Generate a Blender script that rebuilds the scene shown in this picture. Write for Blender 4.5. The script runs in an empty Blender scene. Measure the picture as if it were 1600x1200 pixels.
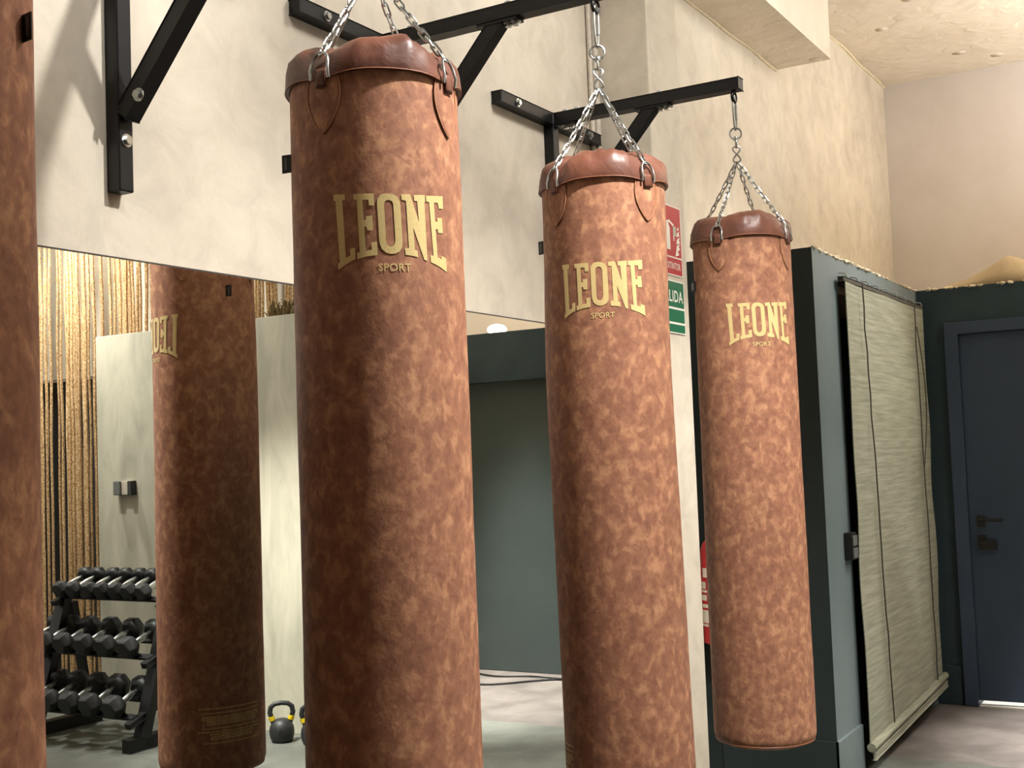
import bpy, bmesh, math, random
from math import sin, cos, pi, radians, sqrt, atan2
from mathutils import Vector, Matrix, noise
random.seed(7)
S = bpy.context.scene
COL = S.collection
EYE = 1.45                      # camera height; heights below are written as EYE + offset from eye level
K = .908                        # size of the bags and brackets relative to their working drawings
XW = -2.110                     # plaster wall carrying the brackets and the mirror
XB = -1.390                     # line of the hanging bags
XP = -1.53                      # long side of the painted box room
YP = 5.153                      # its near end
YD = 7.12                       # its door wall
YF = 9.135                      # far wall
ZC = EYE + 2.629                # ceiling
ZT = EYE + 0.848                # top of the box room

# ------------------------------------------------------------------ camera
cam = bpy.data.cameras.new('camera'); co = bpy.data.objects.new('camera', cam); COL.objects.link(co)
Fv = Vector((-0.5074349, 0.8596633, 0.0590663)); Rv = Vector((0.85943131, 0.50987431, -0.03749671)); Uv = Vector((0.06235093, -0.03173629, 0.99754958))
m = Matrix((Rv, Uv, -Fv)).transposed().to_4x4(); m.translation = (0, 0, EYE)
co.matrix_world = m
cam.sensor_width = 36; cam.lens = 1918.4/1600*36; cam.clip_start = .05
S.camera = co
# ------------------------------------------------------------------ world, lamps, exposure
W = bpy.data.worlds.new('world'); S.world = W; W.use_nodes = True
W.node_tree.nodes['Background'].inputs[0].default_value = (1, .9, .78, 1)
W.node_tree.nodes['Background'].inputs[1].default_value = 0.02
S.view_settings.view_transform = 'Standard'; S.view_settings.look = 'None'
S.view_settings.exposure = 0; S.view_settings.gamma = 1; S.view_settings.use_curve_mapping = False
S.cycles.caustics_reflective = False; S.cycles.caustics_refractive = False
def spot(loc, target, watts, angle, blend=.6, size=.04, color=(1, .86, .68)):
    l = bpy.data.lights.new('ceiling_and_fill_spot', 'SPOT'); o = bpy.data.objects.new('ceiling_and_fill_spot', l); COL.objects.link(o)
    o.location = (loc[0], loc[1], EYE+loc[2])
    d = Vector((target[0]-loc[0], target[1]-loc[1], target[2]-loc[2]))
    o.rotation_euler = d.to_track_quat('-Z', 'Y').to_euler()
    l.energy = watts; l.spot_size = radians(angle); l.spot_blend = blend; l.shadow_soft_size = size; l.color = color
    return o
def area(loc, target, watts, sx, sy, color=(1, .86, .7)):
    l = bpy.data.lights.new('ceiling_panel_light', 'AREA'); o = bpy.data.objects.new('ceiling_panel_light', l); COL.objects.link(o)
    o.location = (loc[0], loc[1], EYE+loc[2])
    d = Vector((target[0]-loc[0], target[1]-loc[1], target[2]-loc[2]))
    o.rotation_euler = d.to_track_quat('-Z', 'Y').to_euler()
    l.energy = watts; l.shape = 'RECTANGLE'; l.size = sx; l.size_y = sy; l.color = color
    return o
def glow_point(loc, watts, rad, color=(1, .9, .77)):
    l = bpy.data.lights.new('room_lamp', 'POINT'); o = bpy.data.objects.new('room_lamp', l); COL.objects.link(o)
    o.location = (loc[0], loc[1], EYE+loc[2]); l.energy = watts; l.shadow_soft_size = rad; l.color = color
WARM = (1, .97, .93)
spot((.0, 2.32, 2.33), (-1.4, 2.95, -1.5), 620, 77, .7, .05, WARM)
spot((.02, 2.3, 2.33), (XW, 1.25, 1.0), 310, 56, .9, .05, WARM)
spot((.1, 4.75, 2.33), (-1.45, 4.15, -1.8), 230, 54, .9, .05, WARM)
spot((-.95, 4.5, 2.3), (-1.85, 4.45, -1.3), 560, 34, 1, .05, WARM)
spot((-.6, 2.6, 2.3), (-2.1, 4.31, 1.2), 45, 46, 1, .08, WARM)  # fill added to lift the shaded side of the column
spot((.0, 6.4, 2.33), (-.1, 6.4, -1.4), 3400, 42, .9, .05, WARM)
spot((.3, 5.9, 2.33), (-1.5, 5.6, .2), 270, 60, .8, .05, WARM)
spot((.35, 3.5, 2.33), (.25, 5.1, -1.4), 1500, 32, 1, .05, WARM)
spot((1.75, 4.3, 2.3), (1.7, 5.4, .2), 260, 110, .6, .05, WARM)
spot((2.2, 4.85, 2.3), (2.2, 5.4, -.6), 420, 70, .8, .05, WARM)  # extra fill added to brighten the lower curtain
spot((2.3, 5.62, 2.3), (2.2, 5.8, .9), 130, 140, .6, .05, WARM)  # added fill between curtain and inner wall, in place of ambient light
for wx, wy, ww, wz in ((-.5, 1.6, 90, 1.4), (-.6, 3.3, 120, 1.1), (-.3, 5.4, 75, 1.4), (-.3, 7.7, 12, .9)):      # unseen soft spots added to brighten the left wall
    spot((wx, wy, 2.3), (XW, wy+.1, wz), ww, 90, .9, .3, WARM)
def panel(loc, rot, watts, sx, sy, color=(1, .97, .93)):
    l = bpy.data.lights.new('fill_light', 'AREA'); o = bpy.data.objects.new('fill_light', l); COL.objects.link(o)
    o.location = (loc[0], loc[1], EYE+loc[2]); o.rotation_euler = rot; l.energy = watts; l.shape = 'RECTANGLE'; l.size = sx; l.size_y = sy; l.color = color
panel((2.9, 3.2, .9), (pi, 0, 0), 65, 1.0, 1.0)  # unseen upward fill, added so the ceiling bounces light
panel((1.0, 7.4, 1.3), (pi, 0, 0), 210, .8, .8)  # second added uplight, brightens the far wall and ceiling
panel((4.6, 3.0, .6), (0, radians(90), 0), 30, 2.2, 3.0)  # unseen side panel added as soft fill from the right

# ------------------------------------------------------------------ materials
def lin(c): return tuple(((v/255)/12.92 if v/255 <= .04045 else ((v/255+.055)/1.055)**2.4) for v in c)+(1,)
class NT:
    def __init__(s, name):
        s.m = bpy.data.materials.new(name); s.m.use_nodes = True; s.t = s.m.node_tree
        s.b = s.t.nodes['Principled BSDF']; s.n = s.t.nodes; s.l = s.t.links
        s.tc = s.n.new('ShaderNodeTexCoord')
    def coord(s, scale=(1, 1, 1), rand=False):
        mp = s.n.new('ShaderNodeMapping'); mp.inputs['Scale'].default_value = scale
        s.l.new(s.tc.outputs['Object'], mp.inputs[0])
        if rand:
            oi = s.n.new('ShaderNodeObjectInfo'); mu = s.n.new('ShaderNodeMath'); mu.operation = 'MULTIPLY'; mu.inputs[1].default_value = 30
            s.l.new(oi.outputs['Random'], mu.inputs[0]); s.l.new(mu.outputs[0], mp.inputs['Location'])
        return mp.outputs[0]
    def noise(s, co, scale, detail=4, rough=.5, dist=0):
        n = s.n.new('ShaderNodeTexNoise'); n.inputs['Scale'].default_value = scale; n.inputs['Detail'].default_value = detail
        n.inputs['Roughness'].default_value = rough; n.inputs['Distortion'].default_value = dist
        s.l.new(co, n.inputs['Vector']); return n.outputs['Fac']
    def ramp(s, fac, stops):
        r = s.n.new('ShaderNodeValToRGB'); e = r.color_ramp.elements
        while len(e) < len(stops): e.new(.5)
        for el, (p_, c) in zip(e, stops): el.position = p_; el.color = c if len(c) == 4 else tuple(c)+(1,)
        s.l.new(fac, r.inputs[0]); return r.outputs[0]
    def mix(s, a, b, fac, mode='MIX'):
        x = s.n.new('ShaderNodeMix'); x.data_type = 'RGBA'; x.blend_type = mode
        for v, i in ((fac, 0), (a, 6), (b, 7)):
            if isinstance(v, (int, float, tuple)): x.inputs[i].default_value = v
            else: s.l.new(v, x.inputs[i])
        return x.outputs[2]
    def base(s, v):
        if isinstance(v, tuple): s.b.inputs['Base Color'].default_value = v
        else: s.l.new(v, s.b.inputs['Base Color'])
    def bump(s, h, strength, dist=.01):
        b = s.n.new('ShaderNodeBump'); b.inputs['Strength'].default_value = strength; b.inputs['Distance'].default_value = dist
        s.l.new(h, b.inputs['Height']); s.l.new(b.outputs[0], s.b.inputs['Normal'])
    def pr(s, rough=.5, metal=0, spec=.5):
        s.b.inputs['Roughness'].default_value = rough; s.b.inputs['Metallic'].default_value = metal
        s.b.inputs['Specular IOR Level'].default_value = spec
def simple(name, col, rough=.5, metal=0, spec=.5, bump=0, bscale=60, var=.12):
    t = NT(name); c = t.coord(); n = t.noise(c, bscale, 4)
    t.base(t.ramp(n, [(.3, tuple(v*(1-var) for v in col[:3])), (.7, tuple(min(1, v*(1+var)) for v in col[:3]))]))
    t.pr(rough, metal, spec)
    if bump: t.bump(n, bump, .003)
    return t.m
M = {}
t = NT('mottled_brown_leather'); c = t.coord((1, 1, .8), rand=True)
n1 = t.noise(c, 32, 4, .6, .35); n2 = t.noise(c, 55, 4, .6, .4); n3 = t.noise(c, 4, 2)
a = t.ramp(n1, [(.36, lin((140, 94, 75))), (.5, lin((160, 109, 85))), (.58, lin((190, 138, 104))), (.68, lin((214, 162, 122)))])
b = t.ramp(n2, [(.35, lin((142, 98, 78))), (.65, lin((190, 138, 108)))])
x = t.mix(a, b, .4); x = t.mix(x, t.ramp(n3, [(.35, (.84, .82, .82)), (.65, (1, 1, 1))]), .5, 'MULTIPLY')
t.base(x); t.pr(.58, 0, .22); t.bump(t.noise(c, 120, 5, .6), .18, .003); M['leather'] = t.m
t = NT('smooth_brown_leather'); c = t.coord(rand=True)
t.base(t.ramp(t.noise(c, 8, 3, .5, .3), [(.35, lin((92, 56, 44))), (.65, lin((122, 77, 60)))])); t.pr(.4, 0, .4)
t.bump(t.noise(c, 14, 3, .5, .8), .2, .02); M['cap'] = t.m
M['piping'] = simple('tan_edge_piping', lin((140, 88, 60)), .5)
M['stitch'] = simple('tan_thread', lin((176, 122, 84)), .7)
M['gold'] = simple('gold_print', lin((226, 202, 140)), .42, .15, .5, bscale=200, var=.06)
M['golddim'] = simple('small_gold_print', lin((236, 205, 130)), .45, .1)
M['chrome'] = simple('zinc_plated_steel', (.5, .52, .51, 1), .3, 1)
M['black_metal'] = simple('black_powder_coated_steel', (.007, .007, .0075, 1), .42, 0, .3, bump=.1, bscale=200)
M['black_rubber'] = simple('black_rubber', (.018, .019, .02, 1), .5, 0, .45, bump=.15, bscale=120)
M['tagblack'] = simple('black_woven_label', (.01, .01, .01, 1), .6)
t = NT('trowelled_beige_plaster'); c = t.coord((1, 1, 1))
n1 = t.noise(c, 2.2, 6, .6, .6); n2 = t.noise(c, 7, 7, .62, .5); n3 = t.noise(c, 1, 2)
a = t.ramp(n1, [(.35, lin((198, 187, 170))), (.5, lin((208, 198, 181))), (.68, lin((216, 207, 191)))])
b = t.ramp(n2, [(.38, lin((174, 166, 152))), (.5, lin((205, 195, 178))), (.66, lin((222, 213, 195)))])
t.base(t.mix(a, b, .3)); t.pr(.8, 0, .25); t.bump(n2, .25, .01); M['plaster'] = t.m
t = NT('pale_pink_plaster'); c = t.coord(); n1 = t.noise(c, 1.5, 5, .6, .5)
t.base(t.ramp(n1, [(.35, lin((200, 192, 186))), (.65, lin((208, 201, 196)))])); t.pr(.85, 0, .2); M['pink'] = t.m
t = NT('lumpy_ceiling_plaster'); c = t.coord(); n1 = t.noise(c, 2, 4); n2 = t.noise(c, 7, 3, .5, .5)
v = t.n.new('ShaderNodeTexVoronoi'); v.inputs['Scale'].default_value = 3.3; t.l.new(c, v.inputs['Vector'])
r = t.ramp(v.outputs['Distance'], [(.03, (1, 1, 1)), (.16, (0, 0, 0))])
t.base(t.ramp(n1, [(.3, lin((208, 197, 180))), (.7, lin((220, 210, 194)))])); t.pr(.85, 0, .2)
t.bump(t.mix(r, t.ramp(n2, [(.4, (0, 0, 0)), (.8, (.6, .6, .6))]), .5, 'ADD'), 1.0, .03); M['ceiling'] = t.m
t = NT('grey_trowelled_concrete'); c = t.coord((1, 1, .28)); n1 = t.noise(c, 6, 6, .6, .6); n2 = t.noise(t.coord((1, 1, .6)), 1.7, 3)
a = t.ramp(n1, [(.35, lin((150, 147, 133))), (.5, lin((186, 181, 163))), (.66, lin((212, 206, 188)))])
t.base(t.mix(a, t.ramp(n2, [(.35, lin((180, 178, 160))), (.65, lin((212, 206, 186)))]), .45)); t.pr(.7, 0, .3); t.bump(n1, .2, .01); M['concrete'] = t.m
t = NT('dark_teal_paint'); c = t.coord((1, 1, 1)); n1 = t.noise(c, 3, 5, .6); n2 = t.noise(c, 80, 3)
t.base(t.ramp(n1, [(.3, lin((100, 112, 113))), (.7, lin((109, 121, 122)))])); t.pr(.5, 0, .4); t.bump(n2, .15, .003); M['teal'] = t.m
M['tealshade'] = simple('teal_paint_shaded', lin((49, 66, 73)), .5, 0, .35, bump=.1, bscale=6)  # darker copy of the teal paint: shade put into the door wall's colour
M['tealdeepshade'] = simple('teal_paint_deep_shade', lin((34, 44, 43)), .5, 0, .3, bscale=4)  # teal paint darkened near black: the end wall's shade is in the colour
t = NT('grey_green_panel_paint'); c = t.coord(); n1 = t.noise(c, 2, 4)
t.base(t.ramp(n1, [(.3, lin((66, 76, 75))), (.7, lin((74, 84, 82)))])); t.pr(.45, 0, .4); M['greygreen'] = t.m
M['navy'] = simple('navy_door_paint', lin((58, 72, 92)), .5, 0, .4, bscale=4, var=.06)
t = NT('speckled_rubber_floor'); c = t.coord(); n1 = t.noise(c, 160, 2, .5); n2 = t.noise(c, 4, 5, .6, .6)
a = t.ramp(n2, [(.35, lin((84, 86, 80))), (.65, lin((104, 106, 99)))]); t.base(t.mix(a, t.ramp(n1, [(.66, (0, 0, 0)), (.72, (.25, .25, .23))]), 1.0, 'ADD'))
t.pr(.55, 0, .35); t.bump(n2, .2, .01); M['rubberfloor'] = t.m
t = NT('polished_cement_floor'); c = t.coord(); n1 = t.noise(c, 3.5, 6, .6, .5); n2 = t.noise(c, 30, 4)
t.base(t.ramp(n1, [(.35, lin((88, 82, 78))), (.65, lin((112, 105, 100)))])); t.pr(.5, 0, .4); t.bump(n2, .2, .005); M['cement'] = t.m
# mirror glass
t = NT('mirror_glass'); t.base((.86, .88, .84, 1)); t.pr(.0, 1, .5); t.b.inputs['Roughness'].default_value = 0.0; M['mirror'] = t.m
M['mirroredge'] = simple('dark_mirror_edge', (.05, .045, .04, 1), .4)
# rope curtain
t = NT('gold_glitter_rope'); c = t.coord((1, 1, .55)); n1 = t.noise(c, 150, 3, .7); oi = t.noise(t.coord((1, .05, .02)), 28, 2)
a = t.ramp(n1, [(.36, lin((140, 100, 66))), (.5, lin((214, 176, 128))), (.64, lin((250, 236, 200)))])
t.base(t.mix(a, t.ramp(oi, [(.4, lin((190, 168, 138))), (.6, lin((255, 248, 230)))]), .5, 'MULTIPLY')); t.pr(.38, .35, .5)
t.bump(n1, .6, .004); M['rope'] = t.m
# woven blind
t = NT('woven_reed_blind'); c = t.coord(); w = t.n.new('ShaderNodeTexWave'); w.bands_direction = 'Z'; w.inputs['Scale'].default_value = 45; w.inputs['Distortion'].default_value = 1.2
w.inputs['Detail'].default_value = 2; w.inputs['Detail Scale'].default_value = .6
t.l.new(c, w.inputs['Vector']); n1 = t.noise(t.coord((.6, .6, 14)), 5, 4, .6)
a = t.ramp(n1, [(.35, lin((134, 135, 117))), (.65, lin((162, 161, 141)))])
t.base(t.mix(a, t.ramp(w.outputs['Fac'], [(0, (.82, .82, .82)), (.5, (1, 1, 1))]), .7, 'MULTIPLY')); t.pr(.8, 0, .25); t.bump(w.outputs['Fac'], .35, .003); M['blind'] = t.m
M['cord'] = simple('dark_cord', lin((70, 66, 56)), .8)
M['red'] = simple('red_enamel', lin((190, 20, 32)), .35, var=.05)
M['signred'] = simple('sign_red', lin((178, 30, 38)), .45, var=.04)
M['signgreen'] = simple('sign_green', lin((12, 100, 68)), .45, var=.04)
M['white'] = simple('white_print', lin((236, 232, 220)), .5, var=.03)
M['yellow'] = simple('yellow_band', lin((220, 190, 20)), .5)
M['plastic'] = simple('grey_plastic', lin((96, 98, 94)), .4, var=.05)
M['blackplastic'] = simple('black_plastic', lin((30, 30, 30)), .4)
M['tarp'] = simple('tan_burlap', lin((176, 156, 124)), .9, 0, .2, bump=.5, bscale=150)
M['chip'] = simple('bare_plaster', lin((214, 200, 172)), .9, 0, .2, bump=.4, bscale=50)
M['dry'] = simple('dried_grass', lin((150, 132, 98)), .9)
M['pipe'] = simple('off_white_conduit', lin((198, 188, 172)), .5)
M['darkvoid'] = simple('doorway_shade', (.012, .011, .01, 1), .7)
def emit(name, col, s):
    m_ = bpy.data.materials.new(name); m_.use_nodes = True; b_ = m_.node_tree.nodes['Principled BSDF']
    b_.inputs['Base Color'].default_value = col; b_.inputs['Emission Color'].default_value = col; b_.inputs['Emission Strength'].default_value = s
    return m_
M['glow'] = emit('lit_frosted_glass', (1, .93, .8, 1), 3)

# ------------------------------------------------------------------ mesh helpers
def box(bm, lo, hi, bevel=0):
    r = bmesh.ops.create_cube(bm, size=1)
    for v in r['verts']:
        v.co = Vector((lo[i]+(v.co[i]+.5)*(hi[i]-lo[i]) for i in range(3)))
    if bevel:
        es = list({e for v in r['verts'] for e in v.link_edges})
        bmesh.ops.bevel(bm, geom=es, offset=bevel, segments=2, affect='EDGES', profile=.7)
def basis_for(d):
    d = d.normalized(); a = Vector((0, 0, 1)) if abs(d.z) < .9 else Vector((1, 0, 0))
    u = d.cross(a).normalized(); return u, d.cross(u).normalized()
def bar(bm, a, b, w, h=None, up=None, bevel=.003):
    """square tube from a to b"""
    a, b = Vector(a), Vector(b); h = h or w; d = (b-a).normalized()
    u = d.cross(Vector(up or (0, 0, 1)))
    if u.length < .01: u = d.cross(Vector((0, 1, 0)))
    u.normalize(); v = u.cross(d).normalized()
    r = bmesh.ops.create_cube(bm, size=1); L = (b-a).length
    for q in r['verts']:
        x_, y_, z_ = q.co; q.co = (a+b)/2 + d*(x_*L) + u*(y_*w) + v*(z_*h)
    if bevel:
        bmesh.ops.bevel(bm, geom=list({e for q in r['verts'] for e in q.link_edges}), offset=bevel, segments=1, affect='EDGES')
def tube(bm, pts, rad, seg=8, closed=False, caps=True):
    pts = [Vector(p_) for p_ in pts]; n = len(pts); rings = []; prev = None
    for i, p_ in enumerate(pts):
        if closed: d = pts[(i+1) % n]-pts[i-1]
        else: d = pts[min(i+1, n-1)]-pts[max(i-1, 0)]
        d.normalize()
        if prev is None: u, v = basis_for(d)
        else:
            u = prev-d*prev.dot(d)
            if u.length < 1e-6: u, _ = basis_for(d)
            u.normalize(); v = d.cross(u)
        prev = u
        r_ = rad[i] if isinstance(rad, (list, tuple)) else rad
        rings.append([bm.verts.new(p_+u*(r_*cos(2*pi*k/seg))+v*(r_*sin(2*pi*k/seg))) for k in range(seg)])
    m_ = n if closed else n-1
    for i in range(m_):
        A, B = rings[i], rings[(i+1) % n]; off = 0
        if closed and i == n-1:
            off = min(range(seg), key=lambda o: (A[0].co-B[o].co).length)
        for k in range(seg): bm.faces.new((A[k], A[(k+1) % seg], B[(k+1+off) % seg], B[(k+off) % seg]))
    if caps and not closed:
        bm.faces.new(rings[0][::-1]); bm.faces.new(rings[-1])
def lathe(bm, prof, org=(0, 0, 0), seg=32, axis='Z', cap=True):
    org = Vector(org); rings = []
    for r_, z_ in prof:
        ring = []
        for k in range(seg):
            a_ = 2*pi*k/seg; p_ = (r_*cos(a_), r_*sin(a_), z_)
            if axis == 'X': p_ = (p_[2], p_[0], p_[1])
            if axis == 'Y': p_ = (p_[0], p_[2], p_[1])
            ring.append(bm.verts.new(org+Vector(p_)))
        rings.append(ring)
    for A, B in zip(rings, rings[1:]):
        for k in range(seg): bm.faces.new((A[k], A[(k+1) % seg], B[(k+1) % seg], B[k]))
    if cap:
        bm.faces.new(rings[0][::-1]); bm.faces.new(rings[-1])
def grid(bm, nu, nv, fn, closed=False):
    V = [[bm.verts.new(fn(i, j)) for i in range(nu)] for j in range(nv)]
    for j in range(nv-1):
        for i in range(nu if closed else nu-1):
            bm.faces.new((V[j][i], V[j][(i+1) % nu], V[j+1][(i+1) % nu], V[j+1][i]))
    return V
def obj(name, bm, mat, parent=None, smooth=False, fix=True):
    if fix: bmesh.ops.recalc_face_normals(bm, faces=bm.faces)
    me = bpy.data.meshes.new(name); bm.to_mesh(me); bm.free()
    me.materials.append(M[mat] if isinstance(mat, str) else mat)
    if smooth:
        for f_ in me.polygons: f_.use_smooth = True
        try: me.set_sharp_from_angle(angle=radians(45))
        except Exception: pass
    o = bpy.data.objects.new(name, me); COL.objects.link(o)
    if parent: o.parent = parent
    return o
def tag(o, label, cat, group=None, kind=None):
    o['label'] = label; o['category'] = cat
    if group: o['group'] = group
    if kind: o['kind'] = kind
    return o
def thing(name, label, cat, loc=(0, 0, 0), rz=0, group=None):
    o = bpy.data.objects.new(name, None); COL.objects.link(o); o.empty_display_size = .1
    o.location = loc; o.rotation_euler = (0, 0, rz); return tag(o, label, cat, group)
def struct(name, bm, mat, label=None, cat=None, parent=None):
    o = obj(name, bm, mat, parent)
    if parent is None:
        o['kind'] = 'structure'
        if label: o['label'] = label
        o['category'] = cat or name.split('_')[0]
    return o
def sbox(name, lo, hi, mat, label, bevel=0, parent=None, cat=None):
    bm = bmesh.new(); box(bm, lo, hi, bevel); return struct(name, bm, mat, label, cat, parent)
def copy_tree(root):
    r = root.copy(); COL.objects.link(r)
    for ch in list(root.children):
        c_ = ch.copy(); COL.objects.link(c_); c_.parent = r
        for g_ in ch.children:
            d_ = g_.copy(); COL.objects.link(d_); d_.parent = c_
    return r
FONT = None
def text_mesh(txt, size, name='t'):
    """outline of a word as flat 2-D verts/faces, centred on x"""
    cu = bpy.data.curves.new(name, 'FONT'); cu.body = txt; cu.size = size; cu.align_x = 'CENTER'; cu.resolution_u = 3
    cu.space_character = 1.08; cu.offset = size*.012
    o = bpy.data.objects.new(name, cu); COL.objects.link(o)
    dg = bpy.context.evaluated_depsgraph_get(); dg.update()
    me = bpy.data.meshes.new_from_object(o.evaluated_get(dg))
    vs = [v.co.copy() for v in me.vertices]; fs = [list(p_.vertices) for p_ in me.polygons]
    bpy.data.objects.remove(o); bpy.data.curves.remove(cu); bpy.data.meshes.remove(me)
    return vs, fs
def add_text(bm, txt, size, fn, sx=1):
    vs, fs = text_mesh(txt, size)
    V = [bm.verts.new(fn(v.x*sx, v.y)) for v in vs]
    for f_ in fs:
        try: bm.faces.new([V[i] for i in f_])
        except ValueError: pass

# ------------------------------------------------------------------ the room
T = .12
bm = bmesh.new(); box(bm, (XW, -3, -.1), (5, 5.83, 0)); struct('floor', bm, 'rubberfloor', 'dark grey speckled rubber gym floor')
sbox('floor_2', (XW, 5.834, -.1), (5, YF, -.003), 'cement', 'smooth brownish cement floor beyond the seam')
sbox('ceiling', (XW-T, -3, ZC), (5, YF+T, ZC+.1), 'ceiling', 'cream lumpy plaster ceiling')
sbox('wall_left', (XW-T, -3, 0), (XW, YF, ZC), 'plaster', 'trowelled beige plaster wall carrying the bag brackets')
sbox('wall_far', (XW-T, YF, 0), (5, YF+T, ZC), 'pink', 'plain pinkish wall beyond the box room')
sbox('wall_right', (5, -3, 0), (5+T, YF, ZC), 'plaster', 'plain plaster wall on the right side')
sbox('wall_back', (XW-T, -3-T, 0), (5+T, -3, ZC), 'plaster', 'plain plaster wall behind the viewer')
sbox('column', (XW, 4.312, 0), (-1.881, 4.611, ZC), 'plaster', 'square plastered column between the second and third bag', .006)
bm = bmesh.new(); box(bm, (XW, 4.611, EYE+2.108), (-1.802, 6.62, ZC)); struct('ceiling_beam', bm, 'ceiling', 'dropped plaster beam along the top of the left wall', 'beam')
# ragged caulk line along the wall/ceiling joint
bm = bmesh.new(); pts = []
for i in range(60):
    y_ = 6.62+i*(YF-6.62)/59; pts.append((XW+.004+.006*noise.noise(Vector((y_*3, 0, 0))), y_, ZC-.008+.012*noise.noise(Vector((y_*2.3, 5, 0)))))
tube(bm, pts, .011, 6)
struct('trim_1', bm, 'chip', 'uneven caulk bead between ceiling and left wall', 'trim')
bm = bmesh.new(); pts = []
for i in range(60):
    y_ = 4.61+i*2.0/59; pts.append((XW+.004, y_, EYE+2.108-.004+.012*noise.noise(Vector((y_*3, 1, 0)))))
tube(bm, pts, [.008+.006*abs(noise.noise(Vector((i*.7, 3, 0)))) for i in range(60)], 6)
struct('trim_2', bm, 'chip', 'rough plaster joint under the ceiling beam', 'trim')
# conduits in the corner of the column
for i, (dy, rr) in enumerate(((-.03, .014), (-.065, .01))):
    bm = bmesh.new(); tube(bm, [(XW+rr+.002, 4.312+dy, EYE+.5), (XW+rr+.002, 4.312+dy, ZC)], rr, 12)
    tag(obj('conduit_pipe', bm, 'pipe', smooth=True), ['thicker off-white conduit pipe in the corner beside the column', 'thinner off-white conduit pipe left of the thicker one'][i], 'pipe', 'conduit pipes beside the column')

# painted box room: end wall, long wall with opening, door wall
OY0, OY1, OZ = 5.535, 7.0, EYE+.765
bm = bmesh.new()
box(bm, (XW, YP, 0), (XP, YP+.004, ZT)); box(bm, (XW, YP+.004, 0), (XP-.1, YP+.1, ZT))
struct('partition_end', bm, 'tealdeepshade', 'dark teal end of the box room behind the third bag', 'wall')
bm = bmesh.new()
box(bm, (XP-.1, YP+.004, 0), (XP, OY0, ZT)); box(bm, (XP-.1, OY0, OZ), (XP, YD, ZT)); box(bm, (XP-.1, OY1, 0), (XP, YD, OZ))
struct('partition_side', bm, 'teal', 'dark teal long side of the box room around the blind', 'wall')
DX0, DX1, DZ = -1.335, -.47, EYE+.60          # door opening
RX0, RX1, RZ = -.36, .95, EYE+.515            # recess beside the door
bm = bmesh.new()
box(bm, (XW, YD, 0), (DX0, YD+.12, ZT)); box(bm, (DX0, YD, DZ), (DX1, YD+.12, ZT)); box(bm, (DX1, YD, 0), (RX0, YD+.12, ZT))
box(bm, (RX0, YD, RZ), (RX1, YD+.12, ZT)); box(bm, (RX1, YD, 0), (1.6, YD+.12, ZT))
struct('partition_back', bm, 'tealshade', 'dark teal wall holding the navy door', 'wall')
sbox('recess_panel', (RX0-.02, YD+.10, 0), (RX1+.02, YD+.16, RZ+.02), 'greygreen', 'flat grey green panel set back in the teal wall', cat='wall')
bm = bmesh.new(); box(bm, (XW, YP+.1, ZT-.12), (XP-.1, YD, ZT-.07)); box(bm, (XW, YD+.12, ZT-.12), (1.6, 8.9, ZT-.004))
struct('box_roof', bm, 'chip', 'bare top of the box room', 'roof')
# rough plaster edge on top
random.seed(3)
bm = bmesh.new()
def crumbs(a, b, n_, nrm):
    a, b = Vector(a), Vector(b)
    for i in range(n_):
        p_ = a.lerp(b, random.random()); s_ = random.uniform(.006, .016)
        r_ = bmesh.ops.create_icosphere(bm, subdivisions=1, radius=s_)
        for v in r_['verts']: v.co = Vector((v.co.x*random.uniform(.7, 1.6), v.co.y*random.uniform(.8, 2.2), v.co.z*.7))+p_+Vector(nrm)*.002+Vector((0, 0, random.uniform(-.004, .004)))
crumbs((XP-.004, YP, ZT), (XP-.004, YD, ZT), 60, (1, 0, 0)); crumbs((XP, YD, ZT), (-.6, YD, ZT), 22, (0, -1, 0))
struct('trim_3', bm, 'chip', 'crumbly bare plaster along the top edge of the box room', 'trim')
# baseboards
BB = EYE-1.24
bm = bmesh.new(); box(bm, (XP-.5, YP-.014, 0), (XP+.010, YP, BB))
struct('baseboard_front', bm, 'tealdeepshade', 'shade-darkened teal baseboard across the end of the box room', 'baseboard')
bm = bmesh.new(); box(bm, (XP, YP-.014, 0), (XP+.014, OY0-.02, BB))
struct('baseboard_left', bm, 'teal', 'teal baseboard around the near corner of the box room', 'baseboard')
bm = bmesh.new(); box(bm, (XP+.0, YD-.014, 0), (-1.40, YD, BB)); struct('baseboard_back', bm, 'tealshade', 'teal baseboard beside the navy door', 'baseboard')
# door
d = bpy.data.objects.new('door_1', None); COL.objects.link(d); d.location = (DX0, YD, 0); d['kind'] = 'structure'; d['category'] = 'door'; d['label'] = 'flat navy door with black lever handle'
bm = bmesh.new(); fr = .05
def dl(x_, y_, z_): return (x_-DX0, y_-YD, z_)
box(bm, dl(DX0-fr, YD-.03, 0), dl(DX0+.02, YD+.1, DZ+fr), .003); box(bm, dl(DX1-.02, YD-.03, 0), dl(DX1+fr, YD+.1, DZ+fr), .003)
box(bm, dl(DX0+.02, YD-.03, DZ-.015), dl(DX1-.02, YD+.1, DZ+fr), .003)
obj('door_frame', bm, 'navy', d)
bm = bmesh.new(); box(bm, dl(DX0+.022, YD+.0, .028), dl(DX1-.022, YD+.04, DZ-.018), .002); obj('door_panel', bm, 'navy', d)
bm = bmesh.new(); hz = EYE-.452; hx = DX0+.085
box(bm, dl(hx-.022, YD-.012, hz-.03), dl(hx+.022, YD, hz+.035), .004)
tube(bm, [dl(hx, YD-.01, hz+.012), dl(hx, YD-.055, hz+.012), dl(hx+.015, YD-.06, hz+.012), dl(hx+.12, YD-.06, hz+.012)], .009, 10)
obj('door_handle', bm, 'blackplastic', d, True)
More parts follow.
